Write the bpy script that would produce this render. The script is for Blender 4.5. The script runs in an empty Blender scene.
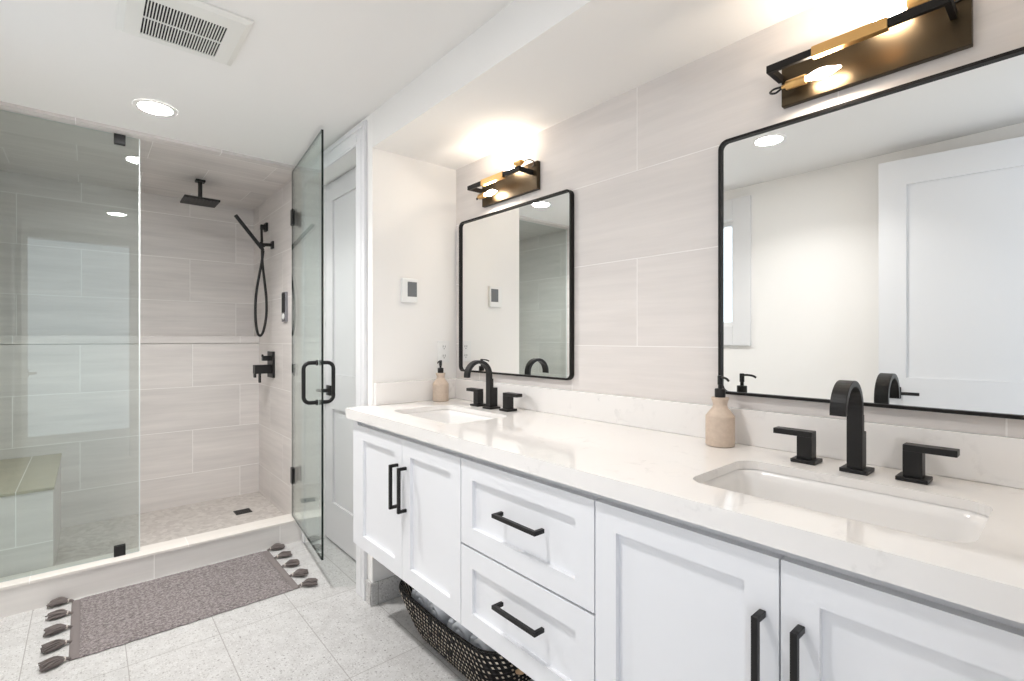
import bpy, bmesh, math, random
from mathutils import Vector, Matrix
random.seed(7)
C = bpy.context.scene
COL = C.collection

# ------------------------------------------------------------------ camera, world, exposure
cam_d = bpy.data.cameras.new('camera')
cam = bpy.data.objects.new('camera', cam_d)
COL.objects.link(cam)
cam.location = (0, 0, 1.2)
cam.rotation_euler = (math.radians(90), 0, -0.713143)
cam_d.sensor_width = 36
cam_d.lens = 491.46 / 1024 * 36
cam_d.shift_y = -1.6 / 1024
cam_d.clip_start = 0.02
C.camera = cam

world = bpy.data.worlds.new('daylight')
C.world = world
world.use_nodes = True
bg = world.node_tree.nodes['Background']
SKY_LOW, SKY_HIGH = 2.3, 1.0      # daylight: bright band near the horizon, dimmer above
bg.inputs['Strength'].default_value = 1.0
_n = world.node_tree.nodes; _l = world.node_tree.links
_tc = _n.new('ShaderNodeTexCoord'); _sx = _n.new('ShaderNodeSeparateXYZ'); _l.new(_tc.outputs['Generated'], _sx.inputs[0])
_mr = _n.new('ShaderNodeMapRange'); _mr.inputs[1].default_value = 0.20; _mr.inputs[2].default_value = 0.36; _l.new(_sx.outputs[2], _mr.inputs[0])
_mx = _n.new('ShaderNodeMix'); _mx.data_type = 'RGBA'; _l.new(_mr.outputs[0], _mx.inputs[0])
_mx.inputs[6].default_value = (0.84*SKY_LOW, 0.91*SKY_LOW, 1.0*SKY_LOW, 1)
_mx.inputs[7].default_value = (0.83*SKY_HIGH, 0.91*SKY_HIGH, 1.0*SKY_HIGH, 1)
_l.new(_mx.outputs[2], bg.inputs['Color'])

C.view_settings.view_transform = 'Standard'
C.view_settings.look = 'None'
C.view_settings.gamma = 1
C.view_settings.use_curve_mapping = False
C.view_settings.exposure = 0.06
DISC_GLOW = (230.0, 78.0)        # glow of the two recessed discs
CAN_POWER = (13.0, 7.0)  # watts of the beam of each recessed light
CAN_SPREAD = 130.0
BULB_POWER = 122.0       # emission of the four sconce bulbs

# daylight portals in the two real openings (they only guide the sampling of the world)
def portal(name, loc, rot, sx, sy):
    d = bpy.data.lights.new(name, 'AREA')
    d.shape = 'RECTANGLE'; d.size = sx; d.size_y = sy
    d.cycles.is_portal = True
    o = bpy.data.objects.new(name, d); COL.objects.link(o)
    o.location = loc; o.rotation_euler = rot
portal('doorway_portal', (-0.06, -0.235, 1.07), (math.radians(90), 0, 0), 0.78, 2.14)
portal('window_portal', (-0.61, 1.925, 1.65), (math.radians(90), 0, math.radians(-90)), 0.75, 0.73)

# ------------------------------------------------------------------ key dimensions
XL, XR = -0.510, 1.43          # left wall, mirror wall
XF = 0.975                     # face of the soffit and of the door wall
XS = 0.985                     # shower's tiled side wall
YB, YE = -0.11, 2.09           # back wall, alcove end wall
YC = 3.035                     # front of shower curb
YG = 3.10                      # shower glass
YW, YLOW = 4.22, 4.064         # shower rear wall, ledge wall below
ZC, ZA, ZS = 2.222, 2.065, 2.208  # ceilings: room, alcove, shower
ZT = 0.9                       # countertop

# ------------------------------------------------------------------ mesh helper
class MB:
    def __init__(s): s.v = []; s.f = []; s.m = []; s.sm = []; s.mi = 0; s.smooth = False
    def add(s, vs, fs):
        b = len(s.v); s.v += [Vector(p) for p in vs]
        for f in fs:
            s.f.append([b + i for i in f]); s.m.append(s.mi); s.sm.append(s.smooth)
    def box(s, x0, x1, y0, y1, z0, z1):
        if x0 > x1: x0, x1 = x1, x0
        if y0 > y1: y0, y1 = y1, y0
        if z0 > z1: z0, z1 = z1, z0
        s.add([(x0,y0,z0),(x1,y0,z0),(x1,y1,z0),(x0,y1,z0),(x0,y0,z1),(x1,y0,z1),(x1,y1,z1),(x0,y1,z1)],
              [(0,3,2,1),(4,5,6,7),(0,1,5,4),(1,2,6,5),(2,3,7,6),(3,0,4,7)])
        return s
    def bbox(s, x0, x1, y0, y1, z0, z1, b=0.003, seg=2):
        """box with rounded edges"""
        bm = bmesh.new()
        bmesh.ops.create_cube(bm, size=1)
        for v in bm.verts:
            v.co = Vector(((x0+x1)/2 + v.co.x*abs(x1-x0), (y0+y1)/2 + v.co.y*abs(y1-y0), (z0+z1)/2 + v.co.z*abs(z1-z0)))
        bmesh.ops.bevel(bm, geom=bm.edges[:], offset=b, segments=seg, profile=0.5, affect='EDGES')
        bm.verts.index_update()
        s.add([v.co.copy() for v in bm.verts], [[v.index for v in f.verts] for f in bm.faces])
        bm.free(); return s
    def tube(s, pts, r, n=12, caps=True, closed=False):
        pts = [Vector(p) for p in pts]; N = len(pts)
        rs = r if isinstance(r, (list, tuple)) else [r]*N
        t0 = None; rings = []
        up = None
        for i, p in enumerate(pts):
            if closed: t = pts[(i+1) % N] - pts[i-1]
            else: t = pts[min(i+1, N-1)] - pts[max(i-1, 0)]
            t.normalize()
            if up is None:
                a = Vector((0,0,1)) if abs(t.z) < .9 else Vector((1,0,0))
                up = (a - t*a.dot(t)).normalized()
            else:
                up = up - t*up.dot(t)
                up.normalize()
            side = t.cross(up)
            rings.append([p + (up*math.cos(2*math.pi*k/n) + side*math.sin(2*math.pi*k/n))*rs[i] for k in range(n)])
        vs = [q for R in rings for q in R]; fs = []
        M = N if closed else N-1
        for i in range(M):
            j = (i+1) % N
            for k in range(n):
                fs.append((i*n+k, i*n+(k+1) % n, j*n+(k+1) % n, j*n+k))
        sm = s.smooth; s.smooth = True
        s.add(vs, fs); s.smooth = sm
        if caps and not closed:
            b = len(s.v) - len(vs)
            s.f.append([b+k for k in range(n)][::-1]); s.m.append(s.mi); s.sm.append(False)
            s.f.append([b+(N-1)*n+k for k in range(n)]); s.m.append(s.mi); s.sm.append(False)
        return s
    def lathe(s, prof, c=(0,0,0), n=32, axis='z'):
        """prof: list of (radius, height) along the axis"""
        c = Vector(c); vs = []; fs = []
        for (r, h) in prof:
            for k in range(n):
                a = 2*math.pi*k/n
                x, y = r*math.cos(a), r*math.sin(a)
                vs.append(c + (Vector((x,y,h)) if axis == 'z' else Vector((x,h,y)) if axis == 'y' else Vector((h,x,y))))
        N = len(prof)
        for i in range(N-1):
            for k in range(n):
                q = (i*n+k, i*n+(k+1) % n, (i+1)*n+(k+1) % n, (i+1)*n+k)
                fs.append(q if axis != 'y' else q[::-1])
        sm = s.smooth; s.smooth = True
        s.add(vs, fs); s.smooth = sm
        return s
    def prism(s, poly, z0, z1, caps=True):
        """poly in xy extruded in z"""
        n = len(poly)
        fs = [(i, (i+1) % n, n+(i+1) % n, n+i) for i in range(n)]
        if caps: fs += [list(range(n))[::-1], list(range(n, 2*n))]
        s.add([(x,y,z0) for x,y in poly] + [(x,y,z1) for x,y in poly], fs); return s
    def xform(s, M):
        s.v = [M @ p for p in s.v]; return s
    def build(s, name, mat, parent=None, local=False, bevel=0, autosmooth=False):
        me = bpy.data.meshes.new(name)
        off = Vector((0,0,0))
        if parent is not None and not local: off = world_loc(parent)
        me.from_pydata([tuple(p-off) for p in s.v], [], s.f)
        for m in (mat if isinstance(mat, (list, tuple)) else [mat]): me.materials.append(m)
        for p, mi, sm in zip(me.polygons, s.m, s.sm): p.material_index = mi; p.use_smooth = sm
        me.validate(); me.update()
        if any(s.sm): me.set_sharp_from_angle(angle=math.radians(38))
        o = bpy.data.objects.new(name, me); COL.objects.link(o)
        if parent is not None: o.parent = parent
        if bevel:
            b = o.modifiers.new('edge', 'BEVEL'); b.width = bevel; b.segments = 2; b.limit_method = 'ANGLE'; b.angle_limit = math.radians(40)
        return o

def world_loc(o):
    p = Vector((0,0,0))
    while o is not None: p += o.location; o = o.parent
    return p

def rrect(x0, x1, y0, y1, r, n=6):
    pts = []
    for cx, cy, a0 in ((x1-r,y1-r,0),(x0+r,y1-r,90),(x0+r,y0+r,180),(x1-r,y0+r,270)):
        for k in range(n+1):
            a = math.radians(a0 + 90*k/n); pts.append((cx+r*math.cos(a), cy+r*math.sin(a)))
    return pts

def smooth_path(pts, n=10):
    """Catmull-Rom through pts"""
    P = [Vector(p) for p in pts]; P = [P[0]*2-P[1]] + P + [P[-1]*2-P[-2]]; out = []
    for i in range(1, len(P)-2):
        a, b, c, d = P[i-1:i+3]
        for k in range(n):
            t = k/n
            out.append(0.5*((2*b) + (c-a)*t + (2*a-5*b+4*c-d)*t*t + (3*b-a-3*c+d)*t**3))
    out.append(P[-2]); return out

def tag(o, label=None, cat=None, group=None, kind=None):
    if label: o['label'] = label
    if cat: o['category'] = cat
    if group: o['group'] = group
    if kind: o['kind'] = kind
    return o
def thing(name, loc, label, cat, group=None):
    o = bpy.data.objects.new(name, None); COL.objects.link(o)
    o.location = loc; o.empty_display_size = 0.05
    return tag(o, label, cat, group)
def struct(o): o['kind'] = 'structure'; return o
def copy_tree(o, parent=None):
    c = o.copy(); COL.objects.link(c); c.parent = parent
    for ch in list(o.children): copy_tree(ch, c)
    return c

# ------------------------------------------------------------------ materials
def srgb(r, g, b):
    f = lambda c: (c/255/12.92) if c/255 <= .04045 else ((c/255+.055)/1.055)**2.4
    return (f(r), f(g), f(b), 1)
def new_mat(name):
    m = bpy.data.materials.new(name); m.use_nodes = True
    nt = m.node_tree; return m, nt, nt.nodes['Principled BSDF']
class NT:
    """tiny node helper"""
    def __init__(s, nt): s.nt = nt
    def n(s, typ, **kw):
        nd = s.nt.nodes.new(typ)
        for k, v in kw.items():
            if k in ('operation','blend_type','data_type','noise_dimensions','feature','distance','offset','offset_frequency','wave_type','bands_direction','squash','invert'): setattr(nd, k, v)
            else: nd.inputs[k].default_value = v
        return nd
    def link(s, a, b): s.nt.links.new(a, b)
    def math(s, op, a, b=None, c=None, clamp=False):
        nd = s.nt.nodes.new('ShaderNodeMath'); nd.operation = op; nd.use_clamp = clamp
        for i, x in enumerate((a, b, c)):
            if x is None: continue
            if isinstance(x, (int, float)): nd.inputs[i].default_value = x
            else: s.link(x, nd.inputs[i])
        return nd.outputs[0]
    def mix(s, fac, a, b, blend='MIX'):
        nd = s.nt.nodes.new('ShaderNodeMix'); nd.data_type = 'RGBA'; nd.blend_type = blend
        for sock, x in ((nd.inputs[0], fac), (nd.inputs[6], a), (nd.inputs[7], b)):
            if isinstance(x, (int, float, tuple)): sock.default_value = x
            else: s.link(x, sock)
        return nd.outputs[2]
    def ramp(s, fac, lo, hi):
        nd = s.nt.nodes.new('ShaderNodeMapRange'); nd.clamp = True
        s.link(fac, nd.inputs[0]); nd.inputs[1].default_value = lo; nd.inputs[2].default_value = hi
        return nd.outputs[0]
    def pos(s):
        g = s.nt.nodes.new('ShaderNodeNewGeometry'); x = s.nt.nodes.new('ShaderNodeSeparateXYZ')
        s.link(g.outputs['Position'], x.inputs[0]); return g, x
    def vec(s, x, y, z=0.0):
        nd = s.nt.nodes.new('ShaderNodeCombineXYZ')
        for i, q in enumerate((x, y, z)):
            if isinstance(q, (int, float)): nd.inputs[i].default_value = q
            else: s.link(q, nd.inputs[i])
        return nd.outputs[0]

def plain(name, col, rough=0.5, metal=0.0, spec=0.5, coat=0.0, noise=0.0):
    m, nt, b = new_mat(name)
    b.inputs['Base Color'].default_value = col
    b.inputs['Roughness'].default_value = rough
    b.inputs['Metallic'].default_value = metal
    b.inputs['Specular IOR Level'].default_value = spec
    b.inputs['Coat Weight'].default_value = coat
    if noise:
        h = NT(nt); tc = nt.nodes.new('ShaderNodeTexCoord')
        nz = h.n('ShaderNodeTexNoise', Scale=60.0, Detail=3.0)
        h.link(tc.outputs['Object'], nz.inputs['Vector'])
        bp = h.n('ShaderNodeBump', Strength=noise, Distance=0.002)
        h.link(nz.outputs[0], bp.inputs['Height']); h.link(bp.outputs[0], b.inputs['Normal'])
    return m

def tile_mat(name, ua, va, u0, v0, bw, rh, base, streak=0.10, grout=None, rough=0.35, offset=0.5, mortar=0.0016, tone=0.06):
    """porcelain tile: joints of the un-shifted rows lie at u0 + k*bw, row lines at v0 + k*rh"""
    m, nt, b = new_mat(name); h = NT(nt)
    g, p = h.pos()
    ax = {'x': p.outputs[0], 'y': p.outputs[1], 'z': p.outputs[2]}
    u = h.math('ADD', ax[ua], 40*bw - u0); v = h.math('ADD', ax[va], 40*rh - v0)
    br = h.n('ShaderNodeTexBrick', offset=offset, offset_frequency=2)
    br.inputs['Scale'].default_value = 1; br.inputs['Mortar Size'].default_value = mortar
    br.inputs['Mortar Smooth'].default_value = 0.1
    br.inputs['Brick Width'].default_value = bw; br.inputs['Row Height'].default_value = rh
    br.inputs['Color1'].default_value = (0,0,0,1); br.inputs['Color2'].default_value = (1,1,1,1)
    br.inputs['Mortar'].default_value = (.5,.5,.5,1)
    h.link(h.vec(u, v), br.inputs['Vector'])
    rnd = br.outputs['Color']; fac = br.outputs['Fac']
    rv = h.math('MULTIPLY', rnd, 37.0)
    nz = h.n('ShaderNodeTexNoise', Scale=1.0, Detail=5.0, Roughness=0.62)
    h.link(h.vec(h.math('MULTIPLY', u, 2.2), h.math('MULTIPLY', v, 34.0), rv), nz.inputs['Vector'])
    nz2 = h.n('ShaderNodeTexNoise', Scale=1.0, Detail=2.0, Roughness=0.5)
    h.link(h.vec(h.math('MULTIPLY', u, 1.3), h.math('MULTIPLY', v, 7.0), rv), nz2.inputs['Vector'])
    k = h.math('ADD', h.math('MULTIPLY', nz.outputs[0], 0.55), h.math('MULTIPLY', nz2.outputs[0], 0.45))
    k = h.ramp(k, 0.32, 0.68)
    dark = tuple(c*(1-streak*1.6) for c in base[:3]) + (1,)
    lite = tuple(min(1, c*(1+streak)) for c in base[:3]) + (1,)
    col = h.mix(k, dark, lite)
    tn = h.math('ADD', h.math('MULTIPLY', rnd, tone), 1-tone/2)
    col = h.mix(1.0, col, h.vec(tn, tn, tn), 'MULTIPLY')
    col = h.mix(fac, col, grout or tuple(min(1, c*1.35) for c in base[:3])+(1,))
    h.link(col, b.inputs['Base Color'])
    b.inputs['Roughness'].default_value = rough
    bp = h.n('ShaderNodeBump', Strength=0.5, Distance=0.001)
    h.link(h.math('SUBTRACT', 1.0, fac), bp.inputs['Height']); h.link(bp.outputs[0], b.inputs['Normal'])
    return m

TILE = srgb(221, 215, 211)
GROUT = srgb(247, 244, 241)
M = {}
M['wall_paint'] = plain('wall_paint', srgb(243, 241, 238), 0.65, noise=0.03)
M['ceiling_paint'] = plain('ceiling_paint', srgb(240, 238, 235), 0.8, noise=0.03)
M['trim_paint'] = plain('trim_paint', srgb(229, 229, 230), 0.4)
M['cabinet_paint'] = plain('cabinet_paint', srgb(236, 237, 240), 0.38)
M['door_paint'] = plain('door_paint', srgb(217, 214, 215), 0.4)
M['cabinet_inside'] = plain('cabinet_inside', srgb(205, 205, 207), 0.6)
M['black_metal'] = plain('black_metal', srgb(22, 21, 21), 0.42, 0.0, 0.38)
M['bronze'] = plain('bronze', srgb(76, 66, 52), 0.38, 1.0)
M['frame_bronze'] = plain('frame_bronze', srgb(18, 15, 13), 0.5, 0.0, 0.3)
M['brass'] = plain('brass', srgb(222, 178, 116), 0.28, 1.0)
M['chrome'] = plain('chrome', srgb(150, 150, 155), 0.2, 1.0)
M['mirror'] = plain('mirror', (0.90, 0.91, 0.90, 1), 0.0, 1.0)
M['porcelain'] = plain('porcelain', srgb(240, 238, 236), 0.12)
M['white_plastic'] = plain('white_plastic', srgb(240, 240, 238), 0.35)
M['screen_grey'] = plain('screen_grey', srgb(112, 114, 116), 0.2)
M['dark_slot'] = plain('dark_slot', srgb(25, 24, 24), 0.7)
M['vent_white'] = plain('vent_white', srgb(232, 231, 226), 0.5)
M['towel'] = plain('towel', srgb(244, 247, 252), 0.95, noise=1.0)
M['beige_rope'] = plain('beige_rope', srgb(196, 164, 128), 0.85, noise=1.0)
M['glass_edge_painted_dark'] = plain('glass_edge_painted_dark', srgb(22, 34, 31), 0.1)  # dark refraction in the door's polished edge, put into an opaque colour
M['glass_edge_painted_bright'] = plain('glass_edge_painted_bright', srgb(226, 231, 229), 0.2)  # same kind of glass edge; its bright lit look is put into the colour
M['mirror_wall_tile'] = tile_mat('mirror_wall_tile', 'y', 'z', 0.996, 1.477, 0.598, 0.302, srgb(226, 220, 216), 0.06, srgb(246, 242, 239), 0.4, tone=0.04)
M['back_tile'] = tile_mat('back_tile', 'x', 'z', 0.565, 1.778, 0.592, 0.305, TILE, 0.10, GROUT)
M['ledge_tile'] = tile_mat('ledge_tile', 'x', 'z', 0.560, 0.563, 0.592, 0.302, TILE, 0.09, GROUT)
M['side_tile'] = tile_mat('side_tile', 'y', 'z', 3.47, 1.778, 0.592, 0.305, TILE, 0.09, GROUT)
M['ceiling_tile'] = tile_mat('ceiling_tile', 'x', 'y', 0.256, 3.405, 0.592, 0.305, TILE, 0.09, GROUT)
M['bench_tile'] = tile_mat('bench_tile', 'x', 'z', -0.245, 0.49, 0.592, 0.24, TILE, 0.08, GROUT)
M['curb_tile'] = tile_mat('curb_tile', 'x', 'z', 0.255, -0.15, 0.592, 0.305, srgb(222, 218, 214), 0.05, GROUT, offset=0.0)
M['bench_top_tile'] = tile_mat('bench_top_tile', 'x', 'y', -0.245, 3.16, 0.592, 1.2, srgb(184, 176, 156), 0.06, GROUT, offset=0.0)
M['curb_top_tile'] = tile_mat('curb_top_tile', 'x', 'y', 0.40, 2.9, 0.592, 0.305, srgb(232, 226, 219), 0.05, srgb(246, 242, 238), offset=0.0)

def floor_mat():
    m, nt, b = new_mat('terrazzo_floor_tile'); h = NT(nt); g, p = h.pos()
    br = h.n('ShaderNodeTexBrick', offset=0.0, offset_frequency=2)
    for k, v in (('Scale',1),('Mortar Size',0.0017),('Mortar Smooth',0.1),('Brick Width',0.2945),('Row Height',0.597)): br.inputs[k].default_value = v
    br.inputs['Color1'].default_value = (0,0,0,1); br.inputs['Color2'].default_value = (1,1,1,1)
    h.link(h.vec(h.math('ADD', p.outputs[0], 10*.2945-.114), h.math('ADD', p.outputs[1], 20*.597-2.287)), br.inputs['Vector'])
    nz = h.n('ShaderNodeTexNoise', Scale=14.0, Detail=6.0, Roughness=0.7); h.link(g.outputs['Position'], nz.inputs['Vector'])
    col = h.mix(h.ramp(nz.outputs[0], .35, .65), srgb(189, 187, 185), srgb(204, 203, 201))
    for sc, th, rnd_lo, c in ((85, .30, .60, srgb(164, 161, 158)), (150, .36, .55, srgb(172, 169, 166)), (110, .30, .62, srgb(216, 215, 213)), (62, .2, .84, srgb(134, 131, 128))):
        vo = h.n('ShaderNodeTexVoronoi', Scale=float(sc)); h.link(g.outputs['Position'], vo.inputs['Vector'])
        wob = h.n('ShaderNodeTexNoise', Scale=float(sc)*2.2, Detail=2.0); h.link(g.outputs['Position'], wob.inputs['Vector'])
        sx = nt.nodes.new('ShaderNodeSeparateXYZ'); h.link(vo.outputs['Color'], sx.inputs[0])
        d = h.math('ADD', vo.outputs['Distance'], h.math('MULTIPLY', h.math('SUBTRACT', wob.outputs[0], .5), .5))
        f = h.math('MULTIPLY', h.math('LESS_THAN', d, th), h.math('GREATER_THAN', sx.outputs[0], rnd_lo))
        col = h.mix(h.math('MULTIPLY', f, .85), col, c)
    tn = h.math('ADD', h.math('MULTIPLY', br.outputs['Color'], .05), .965)
    col = h.mix(1.0, col, h.vec(tn, tn, tn), 'MULTIPLY')
    col = h.mix(br.outputs['Fac'], col, srgb(158, 155, 151))
    h.link(col, b.inputs['Base Color']); b.inputs['Roughness'].default_value = 0.42
    return m
M['floor'] = floor_mat()

def pebble_mat():
    m, nt, b = new_mat('shower_floor_mosaic'); h = NT(nt); g, p = h.pos()
    vo = h.n('ShaderNodeTexVoronoi', Scale=42.0); h.link(g.outputs['Position'], vo.inputs['Vector'])
    sx = nt.nodes.new('ShaderNodeSeparateXYZ'); h.link(vo.outputs['Color'], sx.inputs[0])
    col = h.mix(sx.outputs[1], srgb(178, 170, 164), srgb(212, 206, 200))
    nz = h.n('ShaderNodeTexNoise', Scale=130.0, Detail=4.0); h.link(g.outputs['Position'], nz.inputs['Vector'])
    col = h.mix(h.ramp(nz.outputs[0], .35, .7), col, srgb(196, 190, 184))
    h.link(col, b.inputs['Base Color']); b.inputs['Roughness'].default_value = 0.5
    return m
M['shower_floor'] = pebble_mat()

def quartz_mat():
    m, nt, b = new_mat('white_quartz'); h = NT(nt); g, p = h.pos()
    wob = h.n('ShaderNodeTexNoise', Scale=4.5, Detail=7.0, Roughness=0.6); h.link(g.outputs['Position'], wob.inputs['Vector'])
    vein = h.math('ABSOLUTE', h.math('SUBTRACT', wob.outputs[0], .5))
    vf = h.math('SUBTRACT', 1.0, h.ramp(vein, 0.0, 0.024))
    patch = h.n('ShaderNodeTexNoise', Scale=4.5, Detail=2.0); h.link(g.outputs['Position'], patch.inputs['Vector'])
    vf = h.math('MULTIPLY', vf, h.ramp(patch.outputs[0], .50, .62))
    col = h.mix(h.math('MULTIPLY', vf, .42), srgb(241, 238, 235), srgb(168, 166, 166))
    cl = h.n('ShaderNodeTexNoise', Scale=9.0, Detail=4.0); h.link(g.outputs['Position'], cl.inputs['Vector'])
    col = h.mix(h.math('MULTIPLY', h.ramp(cl.outputs[0], .5, .8), .07), col, srgb(222, 218, 215))
    h.link(col, b.inputs['Base Color']); b.inputs['Roughness'].default_value = 0.06
    return m
M['quartz'] = quartz_mat()

def glass_mat(name, tint, rough=0.0):
    """clear sheet glass: tinted straight-through transmission plus Fresnel mirror reflection"""
    m = bpy.data.materials.new(name); m.use_nodes = True; nt = m.node_tree; nt.nodes.clear(); h = NT(nt)
    out = nt.nodes.new('ShaderNodeOutputMaterial')
    tr = nt.nodes.new('ShaderNodeBsdfTransparent'); tr.inputs[0].default_value = tint
    gl = nt.nodes.new('ShaderNodeBsdfGlossy'); gl.inputs['Roughness'].default_value = rough; gl.inputs[0].default_value = (.95, 1, .98, 1)
    g = nt.nodes.new('ShaderNodeNewGeometry')
    dp = nt.nodes.new('ShaderNodeVectorMath'); dp.operation = 'DOT_PRODUCT'
    h.link(g.outputs['Incoming'], dp.inputs[0]); h.link(g.outputs['Normal'], dp.inputs[1])
    c = h.math('SUBTRACT', 1.0, h.math('ABSOLUTE', dp.outputs['Value']))
    f = h.math('ADD', h.math('MULTIPLY', h.math('POWER', c, 5.0), 0.96), 0.042)
    mx = nt.nodes.new('ShaderNodeMixShader')
    h.link(f, mx.inputs[0]); h.link(tr.outputs[0], mx.inputs[1]); h.link(gl.outputs[0], mx.inputs[2])
    h.link(mx.outputs[0], out.inputs[0]); return m
M['shower_glass'] = glass_mat('shower_glass', (0.900, 0.932, 0.925, 1))
M['window_glass'] = glass_mat('window_glass', (0.97, 0.98, 0.98, 1))

def emit(name, col, strength):
    m = bpy.data.materials.new(name); m.use_nodes = True; nt = m.node_tree; nt.nodes.clear()
    o = nt.nodes.new('ShaderNodeOutputMaterial'); e = nt.nodes.new('ShaderNodeEmission')
    e.inputs[0].default_value = col; e.inputs[1].default_value = strength
    nt.links.new(e.outputs[0], o.inputs[0]); return m
LAMP_DISC = [emit('lamp_disc', (1.0, 0.985, 0.975, 1), g) for g in DISC_GLOW]
M['bulb'] = emit('bulb', (1.0, 0.87, 0.72, 1), BULB_POWER)

def rug_mat():
    m, nt, b = new_mat('woven_mat'); h = NT(nt); g, p = h.pos()
    vo = h.n('ShaderNodeTexVoronoi', Scale=120.0); h.link(g.outputs['Position'], vo.inputs['Vector'])
    nz = h.n('ShaderNodeTexNoise', Scale=125.0, Detail=4.0, Roughness=0.7); h.link(g.outputs['Position'], nz.inputs['Vector'])
    # faint diamond pattern of the weave
    a = h.math('ADD', p.outputs[0], p.outputs[1]); c = h.math('SUBTRACT', p.outputs[0], p.outputs[1])
    w = h.math('MULTIPLY', h.math('SINE', h.math('MULTIPLY', a, 105.0)), h.math('SINE', h.math('MULTIPLY', c, 105.0)))
    k = h.math('ADD', h.math('MULTIPLY', w, .025), h.math('MULTIPLY', nz.outputs[0], 1.0))
    col = h.mix(h.ramp(k, .32, .68), srgb(84, 77, 76), srgb(170, 161, 160))
    h.link(col, b.inputs['Base Color']); b.inputs['Roughness'].default_value = 0.95
    bp = h.n('ShaderNodeBump', Strength=0.9, Distance=0.006)
    h.link(h.math('ADD', h.math('MULTIPLY', vo.outputs['Distance'], -.6), h.math('ADD', h.math('MULTIPLY', w, .03), nz.outputs[0])), bp.inputs['Height'])
    h.link(bp.outputs[0], b.inputs['Normal']); return m
M['rug'] = rug_mat()
M['rug_hem'] = plain('rug_hem', srgb(122, 114, 112), 0.95, noise=1.0)
M['tassel'] = plain('tassel', srgb(112, 104, 101), 0.95, noise=0.6)
M['tassel_tie'] = plain('tassel_tie', srgb(196, 188, 180), 0.9)

def ceramic_mat():
    m, nt, b = new_mat('sand_ceramic'); h = NT(nt); tc = nt.nodes.new('ShaderNodeTexCoord')
    nz = h.n('ShaderNodeTexNoise', Scale=90.0, Detail=4.0); h.link(tc.outputs['Object'], nz.inputs['Vector'])
    col = h.mix(h.ramp(nz.outputs[0], .3, .7), srgb(202, 183, 166), srgb(212, 194, 177))
    h.link(col, b.inputs['Base Color']); b.inputs['Roughness'].default_value = 0.75
    bp = h.n('ShaderNodeBump', Strength=0.15, Distance=0.001); h.link(nz.outputs[0], bp.inputs['Height']); h.link(bp.outputs[0], b.inputs['Normal'])
    return m
M['ceramic'] = ceramic_mat()

def basket_mat():
    m, nt, b = new_mat('black_and_natural_weave'); h = NT(nt)
    uv = nt.nodes.new('ShaderNodeUVMap'); sp = nt.nodes.new('ShaderNodeSeparateXYZ'); h.link(uv.outputs[0], sp.inputs[0])
    u, v = sp.outputs[0], sp.outputs[1]              # u: stitches round the rim, v: coil number
    row = h.math('FLOOR', v); fv = h.math('FRACT', v)
    uu = h.math('ADD', u, h.math('ADD', h.math('MULTIPLY', row, 0.41), h.math('MULTIPLY', fv, 0.7)))
    fu = h.math('FRACT', uu)
    st = h.math('MULTIPLY', h.math('LESS_THAN', fu, 0.36), h.math('MULTIPLY', h.math('GREATER_THAN', fv, 0.32), h.math('LESS_THAN', fv, 0.72)))
    wn = nt.nodes.new('ShaderNodeTexWhiteNoise'); h.link(h.vec(h.math('FLOOR', uu), row), wn.inputs['Vector'])
    st = h.math('MULTIPLY', st, h.math('GREATER_THAN', wn.outputs['Value'], 0.12))
    nat = h.mix(wn.outputs['Value'], srgb(176, 158, 136), srgb(238, 228, 212))
    col = h.mix(st, srgb(24, 22, 22), nat)
    h.link(col, b.inputs['Base Color']); b.inputs['Roughness'].default_value = 0.8
    bp = h.n('ShaderNodeBump', Strength=0.8, Distance=0.004)
    h.link(h.math('SINE', h.math('MULTIPLY', uu, 6.283)), bp.inputs['Height']); h.link(bp.outputs[0], b.inputs['Normal'])
    return m
M['basket'] = basket_mat()

# ------------------------------------------------------------------ the setting
T = 0.12
struct(MB().box(XL-T, XR+T, -2.2, YC+.06, -.1, 0).build('floor', M['floor']))
struct(MB().box(XL, XS, YC+.02, YW, -.1, .045).build('floor_shower', M['shower_floor']))
struct(MB().box(XL-T, XF, YB-T, YC, ZC, ZC+.1).build('ceiling', M['ceiling_paint']))
struct(MB().box(XF, XR+T, YB-T, YE, ZA, ZC+.1).build('ceiling_alcove', M['ceiling_paint']))
struct(MB().box(XL-T, XS+T, YC, YW+T, ZS, ZC+.1).build('ceiling_shower', M['ceiling_tile']))
struct(MB().box(XR, XR+T, YB-T, YE+T, 0, ZA).build('wall_right', M['mirror_wall_tile']))
struct(MB().box(XF, XR, YE, YE+T, 0, ZC+.1).build('wall_end', M['wall_paint']))
# door wall: pier, head and far jamb round the pocket door opening (Y 2.235 .. 2.985)
w = MB()
w.box(XF, 1.19, YE+T, 2.235, 0, ZC+.1); w.box(XF, 1.19, 2.985, YC, 0, ZC+.1); w.box(XF, 1.19, 2.235, 2.985, 2.13, ZC+.1)
w.box(1.15, 1.19, 2.235, 2.985, 0, 2.13)  # added unseen backing, stops outside light leaking through the door gaps
struct(w.build('wall_door', M['wall_paint']))
# left wall with the window opening
WY0, WY1, WZ0, WZ1 = 1.55, 2.30, 1.288, 2.016
w = MB()
w.box(XL-T, XL, YB-T, WY0, 0, ZC); w.box(XL-T, XL, WY1, YC, 0, ZC)
w.box(XL-T, XL, WY0, WY1, 0, WZ0); w.box(XL-T, XL, WY0, WY1, WZ1, ZC)
struct(w.build('wall_left', M['wall_paint']))
# back wall with the doorway the picture is taken from
DX0, DX1, DZ = -0.47, 0.33, 2.14
w = MB()
w.box(XL, DX0, YB-T, YB, 0, ZC); w.box(DX1, XR, YB-T, YB, 0, ZC); w.box(DX0, DX1, YB-T, YB, DZ, ZC)
struct(w.build('wall_back', M['wall_paint']))
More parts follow.
